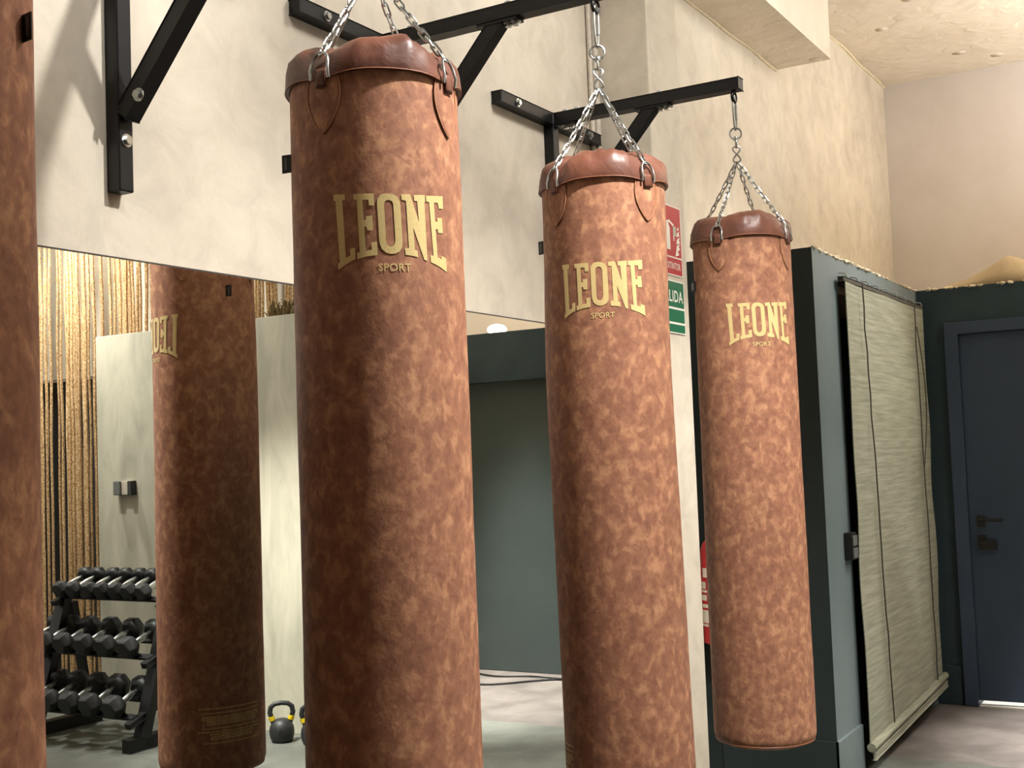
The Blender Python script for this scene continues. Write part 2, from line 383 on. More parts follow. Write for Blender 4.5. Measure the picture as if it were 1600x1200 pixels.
bm = bmesh.new(); box(bm, dl(hx-.02, YD-.03, hz-.155), dl(hx+.075, YD, hz-.1), .006); box(bm, dl(hx-.022, YD-.012, hz-.135), dl(hx+.02, YD, hz-.07), .004)
obj('door_lock', bm, 'blackplastic', d)
bm = bmesh.new(); box(bm, dl(DX0+.022, YD-.02, -.003), dl(DX1-.022, YD+.6, .004)); th = obj('threshold', bm, 'white', d)
l = bpy.data.lights.new('next_room_lamp', 'AREA'); lo_ = bpy.data.objects.new('next_room_lamp', l); COL.objects.link(lo_)
l.energy = 14; l.size = .5; lo_.location = (-1.0, YD+.35, .9)

# roll-up blind over the opening
bl = thing('roll_up_blind', 'greenish beige woven roll-up blind hanging over the box room opening', 'blind', (-1.49, 5.5, 0))
BY0, BY1 = 0.0, 1.56
bm = bmesh.new(); zt_, zb_ = EYE+.735, EYE-1.30
def bf(side):
    def f_(i, j):
        u = i/24; v = j/60; y_ = BY0+u*(BY1-BY0); z_ = zt_+(zb_-zt_)*v + .03*v*(u-.5)*1.2
        x_ = .006*sin(v*9+u*3)*v+.012*noise.noise(Vector((u*2, v*5, 1)))+.01*v*sin(u*pi)
        return Vector((x_+(.004 if side else 0), y_, z_))
    return f_
A = grid(bm, 25, 61, bf(0)); B = grid(bm, 25, 61, bf(1))
for j in range(60):
    bm.faces.new((A[j][0], A[j+1][0], B[j+1][0], B[j][0])); bm.faces.new((A[j][24], B[j][24], B[j+1][24], A[j+1][24]))
for i in range(24):
    bm.faces.new((A[0][i], B[0][i], B[0][i+1], A[0][i+1])); bm.faces.new((A[60][i], A[60][i+1], B[60][i+1], B[60][i]))
obj('blind_sheet', bm, 'blind', bl, True)
bm = bmesh.new(); tube(bm, [(.012, BY0-.01, zb_-.035), (.014, .8, zb_-.012), (.012, BY1+.005, zb_+.012)], .02, 12); obj('bottom_roll', bm, 'blind', bl, True)
bm = bmesh.new(); bar(bm, (.02, BY0, zb_-.075), (.02, BY1, zb_-.03), .012, .03); obj('bottom_slat', bm, 'blind', bl)
bm = bmesh.new(); bar(bm, (-.01, BY0-.02, zt_+.008), (-.01, BY1+.02, zt_+.008), .025, .02); obj('head_rail', bm, 'cord', bl)
for yy, yb_ in ((.22, .37), (1.27, 1.35)):
    bm = bmesh.new(); tube(bm, [(.018+.006*noise.noise(Vector((k*.7, yy, 0)))+.004, yy+(yb_-yy)*k/20+.006*sin(k*.9)*0, zt_+(zb_-zt_)*k/20) for k in range(21)], .0035, 6)
    obj('pull_cord', bm, 'cord', bl, True)
bm = bmesh.new(); tube(bm, [(.03, 1.27+.13*sin(pi*k/12), zt_-.12-.75*k/12) for k in range(13)], .003, 6); obj('loose_cord', bm, 'cord', bl, True)
for k in range(9):
    bm = bmesh.new(); yk = BY0+.02+k*(BY1-.04)/8; tube(bm, [(-.03, yk, zt_+.04), (0, yk, zt_+.035), (.006, yk, zt_+.018), (0, yk, zt_+.01)], .003, 6); obj('hook', bm, 'chrome', bl, True)

# switch box on the teal strip
sw = thing('switch_box', 'dark surface-mounted double switch on the teal strip left of the blind', 'switch', (XP, 5.452, EYE-.45))
bm = bmesh.new(); box(bm, (0, -.04, -.06), (.035, .04, .06), .005); obj('housing', bm, 'blackplastic', sw)
for k in (-1, 1):
    bm = bmesh.new(); box(bm, (.035, -.034, -.026+k*.027-.0), (.041, .034, .02+k*.027), .003); obj('rocker', bm, 'plastic', sw)

# tan tarp over the top of the box room
bm = bmesh.new()
def tf(i, j):
    u, v = i/40, j/16; x_ = -1.45+u*1.3; y_ = YD+.06+v*.5
    h_ = .165*max(0, 1-abs(x_+1.065)/.36)**1.25+.03+.018*noise.noise(Vector((u*9, v*4, 0)))
    h_ *= max(0, sin(pi*v))**.6
    if u < .02 or u > .98 or v > .98: h_ = .002
    return Vector((x_, y_, ZT+h_))
grid(bm, 41, 17, tf)
o = obj('burlap_sack', bm, 'tarp', None, True); so = o.modifiers.new('s', 'SOLIDIFY'); so.thickness = .006
tag(o, 'tan burlap cloth heaped in a peak on top of the door wall', 'cloth')
bm = bmesh.new(); pts = [(-1.02+.03*k, YD+.62+.01*k, ZT+.16+.03*sin(k*.5)) for k in range(12)]; pts = [(-1.04, YD+.62, ZT+.0)]+pts+[(-.64, YD+.74, ZT+.0)]
tube(bm, pts, .007, 6); tag(obj('wire', bm, 'pipe', smooth=True), 'thin curved wire sticking up behind the burlap cloth', 'wire')

# ------------------------------------------------------------------ brackets
ZA = EYE+1.339
def bolt(bm, p_, nrm, r_=.011):
    nrm = Vector(nrm).normalized(); p_ = Vector(p_)
    tube(bm, [p_, p_+nrm*.003], r_*1.5, 14); tube(bm, [p_+nrm*.003, p_+nrm*.012], r_, 6)
def make_bracket(label):
    t_ = thing('wall_bracket', label, 'bracket', (XW, 0, EYE*(1-K)), 0, 'black steel punching bag brackets on the plaster wall'); t_.scale = (K, K, K); XA = (XB-XW)/K
    w = .045; bm = bmesh.new(); bar(bm, (w/2, 0, EYE+.675), (w/2, 0, ZA+.022), w, w); obj('wall_post', bm, 'black_metal', t_)
    bm = bmesh.new(); bar(bm, (w/2, -.42, ZA), (w/2, .41, ZA), w, w); obj('wall_crossbar', bm, 'black_metal', t_)
    bm = bmesh.new(); bar(bm, (w, 0, ZA), (XA+.028, 0, ZA), w, w); obj('arm', bm, 'black_metal', t_)
    bm = bmesh.new(); bar(bm, (w+.005, 0, EYE+.86), (.47, 0, ZA-.02), .04, .045); obj('brace', bm, 'black_metal', t_)
    for q0, q1 in ((.40, .54), (.05, .14)):
        bm = bmesh.new(); bar(bm, (q0, 0, ZA-.028), (q1, 0, ZA-.028), w, .008, bevel=.001); obj('mounting_plate', bm, 'black_metal', t_)
    for p_, nv in (((w, 0, EYE+.80), (1, 0, 0)), ((.115, -.022, EYE+.895), (0, -1, 0)), ((w, -.3, ZA), (1, 0, 0)), ((w, .3, ZA), (1, 0, 0)),
                  ((.09, 0, ZA-.032), (0, 0, -1)), ((.115, 0, ZA-.032), (0, 0, -1)), ((.5, 0, ZA-.032), (0, 0, -1)), ((.525, 0, ZA-.032), (0, 0, -1)), ((.09, 0, ZA+.022), (0, 0, 1)), ((.14, 0, ZA+.022), (0, 0, 1)), ((.5, 0, ZA+.022), (0, 0, 1))):
        bm = bmesh.new(); bolt(bm, p_, nv); obj('bolt', bm, 'chrome', t_, True)
    bm = bmesh.new(); c_ = Vector((XA, 0, ZA-.045)); tube(bm, [c_+Vector((0, .019*cos(2*pi*k/20), .019*sin(2*pi*k/20))) for k in range(20)], .006, 8, True)
    tube(bm, [c_+Vector((0, 0, .02)), c_+Vector((0, 0, .03))], .009, 8); obj('eye_ring', bm, 'black_metal', t_, True)
    return t_
YS = tuple(K*v for v in (.985, 2.065, 3.149, 4.283))
b0 = make_bracket('black steel wall bracket at left with only its foot and diagonal brace visible'); b0.location.y = YS[1]
for y_, lab in ((YS[2], 'black steel wall bracket above and behind the largest bag, holding the middle bag'), (YS[3], 'black steel wall bracket farthest to the right, holding the small far bag'), (YS[0], 'black steel wall bracket nearest the viewer, holding the cropped bag')):
    q = copy_tree(b0); q.location.y = y_; q['label'] = lab

# ------------------------------------------------------------------ punching bags
LET = {'L': [[(-121.3, -13.2), (-96.7, -12.9), (-96.2, -24.8), (-101.9, -25.6), (-97.9, -138.7), (-88.4, -135.2), (-88.9, -121.9), (-78.5, -119.3), (-78.1, -142.3), (-90.0, -147.7), (-103.2, -155.0), (-114.5, -163.3), (-115.8, -150.4), (-111.0, -147.7), (-116.9, -26.0), (-120.7, -25.8)]],
 'E': [[(-79.1, -13.3), (-38.2, -12.0), (-37.8, -35.3), (-48.2, -36.3), (-49.1, -24.7), (-60.8, -25.1), (-59.2, -65.5), (-54.5, -64.4), (-55.2, -57.5), (-42.0, -55.8), (-41.8, -85.0), (-53.2, -85.3), (-54.3, -78.2), (-58.7, -78.4), (-57.3, -125.6), (-45.3, -123.2), (-46.0, -109.2), (-34.6, -106.9), (-33.9, -133.4), (-54.7, -136.7), (-74.3, -142.3), (-75.0, -129.9), (-69.3, -128.2), (-72.7, -25.1), (-78.3, -25.6)]],
 'O': [[(-32.5, -30.5), (-31.1, -22.1), (-24.7, -13.3), (-13.7, -10.4), (-1.6, -11.2), (8.3, -15.8), (12.6, -24.6), (13.7, -32.3), (14.8, -66.8), (15.9, -101.2), (15.3, -114.6), (9.3, -124.7), (1.3, -129.2), (-7.6, -130.6), (-17.4, -128.6), (-25.9, -121.4), (-29.5, -110.3), (-30.4, -99.2), (-31.3, -64.9)],
       [(-18.6, -32.9), (-17.3, -27.3), (-13.0, -24.0), (-7.5, -23.5), (-2.1, -26.5), (-0.5, -32.7), (0.5, -64.9), (1.4, -97.1), (0.9, -106.0), (-2.0, -113.1), (-7.1, -115.8), (-13.0, -114.5), (-16.4, -109.4), (-17.2, -101.6), (-17.9, -67.3)]],
 'N': [[(16.0, -10.4), (34.7, -8.3), (52.3, -61.9), (49.8, -20.4), (43.2, -20.4), (42.4, -8.8), (68.1, -5.4), (68.7, -18.7), (66.5, -19.3), (68.7, -138.0), (61.4, -136.0), (39.3, -74.6), (41.3, -118.7), (46.9, -119.5), (47.9, -132.8), (34.4, -131.0), (20.9, -130.4), (20.4, -117.1), (28.6, -116.3), (25.7, -22.4), (16.8, -21.5)]],
 'E2': [[(70.8, -6.3), (115.4, 0.0), (115.8, -25.5), (103.1, -27.3), (101.1, -16.2), (90.3, -17.1), (92.2, -55.4), (98.6, -54.7), (97.7, -46.8), (110.7, -45.2), (113.2, -75.6), (99.7, -77.2), (97.9, -70.2), (92.7, -70.7), (94.9, -127.0), (107.1, -129.6), (105.5, -122.3), (120.0, -125.3), (121.3, -153.3), (97.5, -144.8), (77.3, -139.4), (76.3, -125.1), (84.1, -125.8), (78.5, -18.5), (71.4, -17.9)]]}
def flat_letter(bm, loops):
    """filled outline (with an optional hole) in the plane x=u, y=v, metres; tilt of the photographed bag removed"""
    es = []
    for lp in loops:
        V = [bm.verts.new((u/1000, (v-.05*u)/1000, 0)) for u, v in lp]
        es += [bm.edges.new((V[i], V[(i+1) % len(V)])) for i in range(len(V))]
    bmesh.ops.triangle_fill(bm, edges=es, use_beauty=True, use_dissolve=False)
def slice_u(bm, step=.006):
    lo_u = min(v.co.x for v in bm.verts); hi_u = max(v.co.x for v in bm.verts); u = lo_u+step
    while u < hi_u:
        bmesh.ops.bisect_plane(bm, geom=list(bm.verts)+list(bm.edges)+list(bm.faces), plane_co=(u, 0, 0), plane_no=(1, 0, 0)); u += step
RB = .1775
def link_loop(c_, d, n_, L, w, r_, bm, seg=6):
    """one oval link centred at c_, long axis d, flat normal n_"""
    d = d.normalized(); s_ = n_.cross(d).normalized(); h_ = L/2-w/2; pts = []
    for k in range(7): a_ = -pi/2+pi*k/6; pts.append(c_+d*(h_+w/2*cos(a_))+s_*(w/2*sin(a_)))
    for k in range(7): a_ = pi/2+pi*k/6; pts.append(c_+d*(-h_+w/2*cos(a_))+s_*(w/2*sin(a_)))
    tube(bm, pts, r_, seg, True)
def make_bag(y, rot, zr, zbot, label, seed, ex=1.0, exdir=0, bend=lambda z: (0, 0), lift=0, ch=1.0, wz=.535, lz=.624, info=True):
    """rot = world angle of the printed front; zr / zbot = rim and bottom heights (relative to the eye)"""
    root = thing('punching_bag', label, 'punching bag', (XB, y, EYE+K*zbot), rot, 'brown leather punching bags hanging in a row'); root.scale = (K, K, K)
    H = zr-zbot
    def off(z):                     # world-space sway of the axis turned into the bag's own frame
        bx_, by_ = bend(z); return Vector((bx_*cos(-rot)-by_*sin(-rot), bx_*sin(-rot)+by_*cos(-rot), 0))
    def rad(th, z):
        q = z/H; r_ = RB*(1+.018*max(0, 1-q*1.25)**.8-.010*max(0, q-.75)*4)
        r_ *= 1+.009*noise.noise(Vector((cos(th)*1.6, sin(th)*1.6, z*3+seed)))+.004*noise.noise(Vector((cos(th)*4, sin(th)*4, z*9+seed*3)))
        if ex != 1: r_ *= 1+(ex-1)*cos(th+rot-exdir)**2
        return r_
    def surf(th, z, o_=0):
        r_ = rad(th, z)+o_; return Vector((r_*cos(th), r_*sin(th), z))+off(z)
    N = 72
    bm = bmesh.new(); zs = [.042+(H+.003-.042)*j/70 for j in range(71)]
    def fb(i, j): return surf(2*pi*i/N, zs[j])
    V = grid(bm, N, 71, fb, True)
    prev = V[0]
    for k in range(1, 7):           # rounded bottom
        a_ = k/6*pi/2; ring = []
        for i in range(N):
            th = 2*pi*i/N; r_ = rad(th, .042)-.040*(1-cos(a_)); ring.append(bm.verts.new(Vector((r_*cos(th), r_*sin(th), .042-.040*sin(a_)))+off(.042)))
        for i in range(N): bm.faces.new((ring[i], ring[(i+1) % N], prev[(i+1) % N], prev[i]))
        prev = ring
    bm.faces.new(prev)
    obj('body', bm, 'leather', root, True)
    # bottom disc with seam
    bm = bmesh.new(); tube(bm, [surf(2*pi*i/N, .016, -.0085) for i in range(N)], .0035, 6, True); obj('bottom_seam', bm, 'piping', root, True)
    # cap: overlapping band and soft top
    rng = [radians(a_) for a_ in (-45, 45, 135, 225)]
    prof = [(.0015, -.002), (.0085, -.002), (.0095, .004), (.0075, .03), (.004, .048), (-.004, .060), (-.018, .071), (-.04, .079), (-.075, .083), (-.12, .082), (-.165, .080)]
    bm = bmesh.new()
    def fc(i, j):
        th = 2*pi*i/96; dr, dz = prof[j]; dz *= ch if dz > .01 else 1
        near = min(abs((th-a_+pi) % (2*pi)-pi) for a_ in rng)
        dip = .010*math.exp(-(near/.28)**2)
        if 1 <= j <= 3: dr -= .003*math.exp(-(near/.2)**2)
        wr = 0
        if j >= 3:
            wr = (.009*noise.noise(Vector((cos(th)*2.2, sin(th)*2.2, seed+dz*14)))+.006*noise.noise(Vector((cos(th)*6, sin(th)*6, seed*2+dz*30))))*min(1, (j-2)/2)
            dr -= .022*math.exp(-(near/.45)**2)*min(1, (j-2)/4)
        r_ = max(.006, rad(th, H)+dr+wr*.8); zz = H+dz+(-dip if j <= 3 else -dip*.9)+wr*.9+(lift*math.exp(-((th+.2)/.6)**2) if j < 3 else 0)
        return Vector((r_*cos(th), r_*sin(th), zz))+off(H)
    V = grid(bm, 96, len(prof), fc, True); bm.faces.new(V[-1])
    cap = obj('cap', bm, 'cap', root, True)
    bm = bmesh.new(); pts = []
    for i in range(96): p_ = fc(i, 1); pts.append(p_*1.0+Vector((0, 0, .0005)))
    tube(bm, pts, .0018, 5, True); obj('cap_piping', bm, 'piping', cap, True)
    # four hanging points
    ctr = off(H)
    apex = Vector((0, 0, 1.052-zbot))
    for k, a_ in enumerate(rng):
        er = Vector((cos(a_), sin(a_), 0)); et = Vector((-sin(a_), cos(a_), 0)); ez = Vector((0, 0, 1))
        # leaf-shaped reinforcing patch
        bm = bmesh.new(); nu, nv = 9, 22
        def wid(t_): return .040*(sin(pi*min(1, .30+t_*.70))**.75 if t_ > .02 else .80)*(1 if t_ < .97 else .35)
        def fp(i, j, o_):
            t_ = j/(nv-1); s_ = i/(nu-1)*2-1; z = H-.006-.115*t_; u = wid(t_)*s_
            return surf(a_+u/RB, z, o_)
        A_ = grid(bm, nu, nv, lambda i, j: fp(i, j, .0045 if 0 < i < nu-1 else .0022))
        pa = obj('patch', bm, 'leather', root, True)
        bm = bmesh.new(); st = [fp(0, j, .0030) for j in range(nv)]+[fp(nu-1, j, .0030) for j in range(nv-1, -1, -1)]
        tube(bm, st, .0014, 5); obj('stitching', bm, 'stitch', pa, True)
        # strap tab and D-ring
        base = surf(a_, H-.012, .011)
        bm = bmesh.new(); grid(bm, 5, 6, lambda i, j: surf(a_+(i-2)*.0065/RB*1.0, H-.03+.038*j/5, .009+.003*sin(pi*j/5)))
        tb = obj('strap_tab', bm, 'cap', root, True); so_ = tb.modifiers.new('s', 'SOLIDIFY'); so_.thickness = .002
        rc = surf(a_, H-.002, .015); tilt = (ez*.97-er*.26).normalized()
        dp = [rc+et*.0215-ez*.012-er*.004, rc+et*.0215+tilt*.006]
        for q in range(13): b_ = pi*q/12; dp.append(rc+et*(.0205*cos(b_))+tilt*(.016+.030*sin(b_)))
        dp += [rc-et*.0215+tilt*.006, rc-et*.0215-ez*.012-er*.004]
        bm = bmesh.new(); tube(bm, dp, .0032, 8); dr_ = obj('ring', bm, 'chrome', root, True)
        # chain
        p0 = rc+tilt*.043; p1 = apex+er*.006-ez*.004; dv = p1-p0; Lc = dv.length; nl = max(6, round(Lc/.0235)); d_ = dv.normalized()
        n0 = d_.cross(et).normalized()
        bm = bmesh.new()
        for q in range(nl):
            t_ = (q+.5)/nl; c_ = p0.lerp(p1, t_)-ez*.006*sin(pi*t_)
            tw = (q % 2)*pi/2+.35*noise.noise(Vector((q*.9, k*3.1, seed)))
            nn = n0*cos(tw)+et*sin(tw); link_loop(c_, d_, nn, Lc/nl+.0085, .0125, .0023, bm)
        obj('chain', bm, 'chrome', root, True)
    # S hook, swivel, carabiner
    up = Vector((0, 0, 1)); X_, Y_ = Vector((1, 0, 0)), Vector((0, 1, 0))
    ax = Vector((cos(.5-rot), sin(.5-rot), 0))
    bm = bmesh.new(); c_ = apex+up*.028; pts = []
    for k in range(41):
        a_ = 2*pi*k/40; pts.append(c_+ax*(.0135*sin(2*a_))+up*(.029*cos(a_))+Vector((-ax.y, ax.x, 0))*(.002*cos(a_*2)))
    tube(bm, pts[:-1], .0030, 7, True); obj('eight_link', bm, 'chrome', root, True)
    bm = bmesh.new(); c_ = apex+up*.105
    tube(bm, [c_+ax*(.021*cos(2*pi*k/24))+up*(.021*sin(2*pi*k/24)) for k in range(24)], .0035, 8, True)
    lathe(bm, [(.004, -.026), (.009, -.026), (.011, -.018), (.008, -.012), (.004, -.010)], c_, 12)
    link_loop(c_-up*.037, up, ax, .030, .015, .0032, bm)
    obj('swivel', bm, 'chrome', root, True)
    bm = bmesh.new(); ay = Vector((-ax.y, ax.x, 0)); zc0 = c_+up*.017; zl = (1.297-zbot)-zc0.z
    pts = []
    for k in range(24):
        a_ = 2*pi*k/24; pts.append(zc0+up*(zl/2+(zl/2+.003)*sin(a_)*1.0)+(ax*.6+ay*.8)*(.011*cos(a_)*(1+.15*sin(a_))))
    tube(bm, pts, .0038, 8, True)
    g_ = (ax*.6+ay*.8)*.0095; tube(bm, [zc0+g_+up*zl*.3, zc0+g_+up*zl*.75], .0065, 10)
    obj('carabiner', bm, 'chrome', root, True)
    # printed word, small word, information lines
    zt0 = wz-zbot
    wr = lambda u, v, o_=.0010: surf(u/RB, zt0+v, o_)
    bm = bmesh.new()
    for nm, lp in LET.items(): flat_letter(bm, lp)
    slice_u(bm)
    for v in bm.verts: v.co = wr(v.co.x, v.co.y)
    obj('word_print', bm, 'gold', root, fix=False)
    bm = bmesh.new(); add_text(bm, 'SPORT', .0215, lambda u, v: Vector((u, v, 0)), .96); slice_u(bm)
    for v in bm.verts: v.co = wr(v.co.x-.001, v.co.y-.1635)
    obj('small_word_print', bm, 'gold', root, fix=False)
    rs = random.Random(int(seed*10)+3); bm = bmesh.new()
    rows = [(.142, .105, 1), (.128, .105, 0), (.114, .1, 1), (.107, .1, 1), (.100, .09, 1), (.092, .09, 1), (.078, .105, 0), (.066, .105, 1), (.058, .075, 1), (.051, .07, 1), (.044, .07, 1), (.030, .1, 0)]
    for zz, hw, words in (rows if info else []):
        u = -hw
        while u < hw:
            w_ = rs.uniform(.004, .012) if words else 2*hw
            n_ = max(1, int(w_/.006)); hh = .0034 if words else .0020
            for q in range(n_):
                u0, u1 = u+w_*q/n_, u+w_*(q+1)/n_
                Q = [bm.verts.new(surf(radians(-90)+uu/RB, zz+.09+dz, .0011)) for uu, dz in ((u0, 0), (u1, 0), (u1, hh), (u0, hh))]; bm.faces.new(Q)
            u += w_+.003
    if info: obj('information_print', bm, 'golddim', root, fix=False)
    else: bm.free()
    # woven side label
    bm = bmesh.new(); a_ = radians(-93); er = Vector((cos(a_), sin(a_), 0)); et = Vector((-sin(a_), cos(a_), 0)); zc_ = lz-zbot; p_ = surf(a_, zc_, .001)
    tl = radians(-35); ed = er*cos(tl)+et*sin(tl); en = et*cos(tl)-er*sin(tl)
    Q = []
    for s_ in (0, .0015):
        Q.append([bm.verts.new(p_+ed*(a2*.022-.002)+Vector((0, 0, b2*.019))+en*s_) for a2, b2 in ((0, -1), (1, -1), (1, 1), (0, 1))])
    bm.faces.new(Q[0]); bm.faces.new(Q[1][::-1])
    for k in range(4): bm.faces.new((Q[0][k], Q[0][(k+1) % 4], Q[1][(k+1) % 4], Q[1][k]))
    lb = obj('side_label', bm, 'tagblack', root)
    bm = bmesh.new(); 
    for s_ in (-.0004, .0019):
        Q = [bm.verts.new(p_+ed*(a2*.006+.008)+Vector((0, 0, b2*.013))+en*s_) for a2, b2 in ((0, -1), (1, -1), (1, 1), (0, 1))]; bm.faces.new(Q)
    obj('label_print', bm, 'plastic', lb, fix=False)
    return root
def sway(z):                    # lower third of the middle bag hangs a little to one side
    d_ = .010*max(0, min(1, (1.0-z)/.9))**1.5-.006*math.exp(-((z-1.25)/.3)**2); return (.86*d_, .51*d_)
make_bag(YS[1], radians(-43.3), .775, -1.06, 'largest fully framed brown bag, second from left, with shaded left half', 1.3, ch=.98)
make_bag(YS[2], radians(-67), .755, -1.03, 'brightly lit brown bag in the middle, in front of the plaster column', 2.9, ch=1.12, wz=.53, lz=.60, bend=sway)
make_bag(YS[3], radians(-52), .752, -1.05, 'smallest, farthest brown bag at right, hanging in front of the teal box room', 4.1, ch=1.15, wz=.518, lz=.594, info=False)
make_bag(YS[0], radians(122), .775, -1.05, 'closest brown bag, cropped to a dark strip at the left frame edge', 6.2, lz=.60)

# ------------------------------------------------------------------ mirror
mi = thing('wall_mirror', 'large frameless wall mirror under the brackets reflecting the dumbbell rack', 'mirror', (XW, 3.92, .06))
bm = bmesh.new(); box(bm, (.0, -5.2, 0), (.004, 0, EYE+.470-.06-.002)); obj('mirror_back', bm, 'mirroredge', mi)
bm = bmesh.new(); q = [bm.verts.new(p_) for p_ in ((.0052, -5.2, 0), (.0052, 0, 0), (.0052, 0, EYE+.468-.06), (.0052, -5.2, EYE+.468-.06))]; bm.faces.new(q); obj('mirror_glass', bm, 'mirror', mi)
bm = bmesh.new(); box(bm, (0, -5.2, EYE+.468-.06), (.0056, .0, EYE+.472-.06)); obj('mirror_edge', bm, 'mirroredge', mi)

# ------------------------------------------------------------------ safety signs on the column
def plate(parent, name, y0, y1, z0, z1, x_, mat, t_=.002):
    bm = bmesh.new(); box(bm, (x_, y0, z0), (x_+t_, y1, z1)); return obj(name, bm, mat, parent)
XS = -1.881
sg = thing('extinguisher_sign', 'red fire extinguisher sign high on the column right of the middle bag', 'sign', (XS, 4.462, EYE+.687))
hw, hh = .0955, .279
plate(sg, 'sign_board', -hw, hw, 0, hh, .0, 'white', .003)
for z0, z1 in ((.005, .070), (.076, hh-.005)): plate(sg, 'red_field', -hw+.006, hw-.006, z0, z1, .003, 'signred', .0006)
bm = bmesh.new()
def sgn(u, v): return Vector((.0042, u, v))
A9 = .91
add_text(bm, 'EXTINTOR', .037, lambda u, v: sgn(u, v+.026), .74)
obj('sign_text', bm, 'white', sg, fix=False)
bm = bmesh.new()                                # white flames at right and extinguisher outline at left
for k, (cy, cz, s_) in enumerate(((.045, .10, .030), (.055, .125, .032), (.060, .155, .030), (.062, .185, .024), (.066, .21, .016))):
    pts = [(A9*a_, A9*b_) for a_, b_ in ((cy-s_*.5, cz-s_*.45), (cy+s_*.9, cz-s_*.1), (cy+s_*.5, cz+s_*.25), (cy+s_*.9, cz+s_*.75), (cy-s_*.2, cz+s_*.3))]
    bm.faces.new([bm.verts.new(sgn(a_, b_)) for a_, b_ in pts])
bm.faces.new([bm.verts.new(sgn(a_, b_)) for a_, b_ in ((-.06, .10), (-.02, .10), (-.02, .19), (-.03, .20), (-.03, .215), (-.05, .215), (-.05, .20), (-.06, .19))])
bm.faces.new([bm.verts.new(sgn(a_, b_)) for a_, b_ in ((-.03, .222), (.02, .205), (.022, .14), (.014, .14), (.012, .198), (-.03, .212))])
obj('pictogram', bm, 'white', sg, fix=False)
plate(sg, 'luminous_patch', .012, .042, .160, .198, .0038, 'concrete', .0008)
s2 = thing('exit_sign', 'green exit sign on the column directly below the red sign', 'sign', (XS, 4.4375, EYE+.458)); hw = .122
hh = .209
plate(s2, 'sign_board', -hw, hw, 0, hh, .0, 'white', .003)
for z0, z1 in ((.005, .036), (.045, .095), (.104, hh-.005)): plate(s2, 'green_field', -hw+.005, hw-.005, z0, z1, .003, 'signgreen', .0006)
bm = bmesh.new(); add_text(bm, 'SALIDA', .064, lambda u, v: sgn(u, v+.125), .92); obj('sign_text', bm, 'white', s2, fix=False)

# fire extinguisher behind the column
fx = thing('fire_extinguisher', 'red fire extinguisher in the dark gap between column and far bag', 'fire extinguisher', (-1.985, 5.065, EYE-.84))
bm = bmesh.new(); lathe(bm, [(.06, 0), (.075, .008), (.075, .40), (.066, .43), (.045, .455), (.02, .465), (.02, .48)], (0, 0, 0), 28); obj('cylinder', bm, 'red', fx, True)
bm = bmesh.new(); lathe(bm, [(.0765, .09), (.0765, .34)], (0, 0, 0), 40, cap=False)
o = obj('label', bm, 'red', fx, True)
bm = bmesh.new()
for z0, z1, a0, a1 in ((.29, .33, -60, 60), (.24, .27, -75, 20), (.225, .235, -75, 40), (.19, .215, -75, 30), (.16, .175, -75, 45), (.095, .15, -80, 10), (.08, .09, -85, 60)):
    for k in range(10):
        if k % 4 == 3 and z1-z0 < .05: continue
        b0_, b1_ = radians(-120+a0+90+(a1-a0)*k/10-40), radians(-120+a0+90+(a1-a0)*(k+1)/10-40)
        bm.faces.new([bm.verts.new((.0775*cos(b_), .0775*sin(b_), z_)) for b_, z_ in ((b0_, z0), (b1_, z0), (b1_, z1), (b0_, z1))])
obj('label_print', bm, 'white', o, fix=False)
bm = bmesh.new(); lathe(bm, [(.018, .475), (.018, .51), (.024, .515), (.024, .53), (.01, .535)], (0, 0, 0), 16); bar(bm, (0, 0, .535), (.0, -.09, .56), .02, .008); bar(bm, (0, 0, .52), (0, -.085, .51), .02, .008); obj('valve_head', bm, 'blackplastic', fx, True)
bm = bmesh.new(); lathe(bm, [(.012, -.0), (.012, .008)], (-.03, -.03, .50), 14, 'Y'); obj('gauge', bm, 'yellow', fx, True)
bm = bmesh.new(); tube(bm, [(.02, 0, .5), (.06, -.02, .5), (.09, -.03, .42), (.09, -.03, .2), (.088, -.03, .1)], .009, 8); obj('hose', bm, 'blackplastic', fx, True)
bm = bmesh.new(); box(bm, (-.03, .068, .33), (.03, .093, .42)); obj('wall_hook', bm, 'black_metal', fx)

# ------------------------------------------------------------------ what the mirror shows: half wall, curtain, rack, kettlebells
sbox('half_wall', (-.15, 5.165, 0), (1.793, 5.26, EYE+.828), 'concrete', 'grey beige trowelled concrete half wall seen in the mirror', .004, cat='wall')
bm = bmesh.new(); box(bm, (.2, 5.80, EYE+.66), (5, 5.86, ZC)); box(bm, (.2, 5.80, 0), (1.58, 5.86, EYE+.66)); box(bm, (3.2, 5.80, 0), (5, 5.86, EYE+.66))
struct('wall_inner', bm, 'plaster', 'cream wall behind the rope curtain', 'wall')
sbox('doorway_dark', (1.5, 5.95, 0), (3.3, 6.0, EYE+.66), 'darkvoid', 'dark doorway behind the rope curtain', cat='wall')  # black sheet stands in for the unlit inside of the doorway
rs = random.Random(11); bm = bmesh.new(); x_ = .2
while x_ < 3.15:
    r_ = rs.uniform(.008, .0125); y_ = 5.40+rs.uniform(-.015, .015); ph = rs.uniform(0, 6)
    tube(bm, [(x_+.003*sin(ph+k*1.3), y_+.003*cos(ph+k), .02+(ZC-.06)*k/24) for k in range(25)], [r_*(1+.18*noise.noise(Vector((k*1.7, ph, 0)))) for k in range(25)], 6)
    x_ += rs.choice((.020, .023, .026, .03)) if rs.random() < .85 else rs.uniform(.04, .075)
tag(obj('rope_curtain', bm, 'rope', None, True), 'glittering gold and copper rope curtain hanging behind the half wall', 'curtain', kind='stuff')
bm = bmesh.new(); bar(bm, (.15, 5.40, ZC-.02), (3.2, 5.40, ZC-.02), .04, .03); tag(obj('curtain_rail', bm, 'black_metal'), 'ceiling rail carrying the gold rope curtain', 'rail')
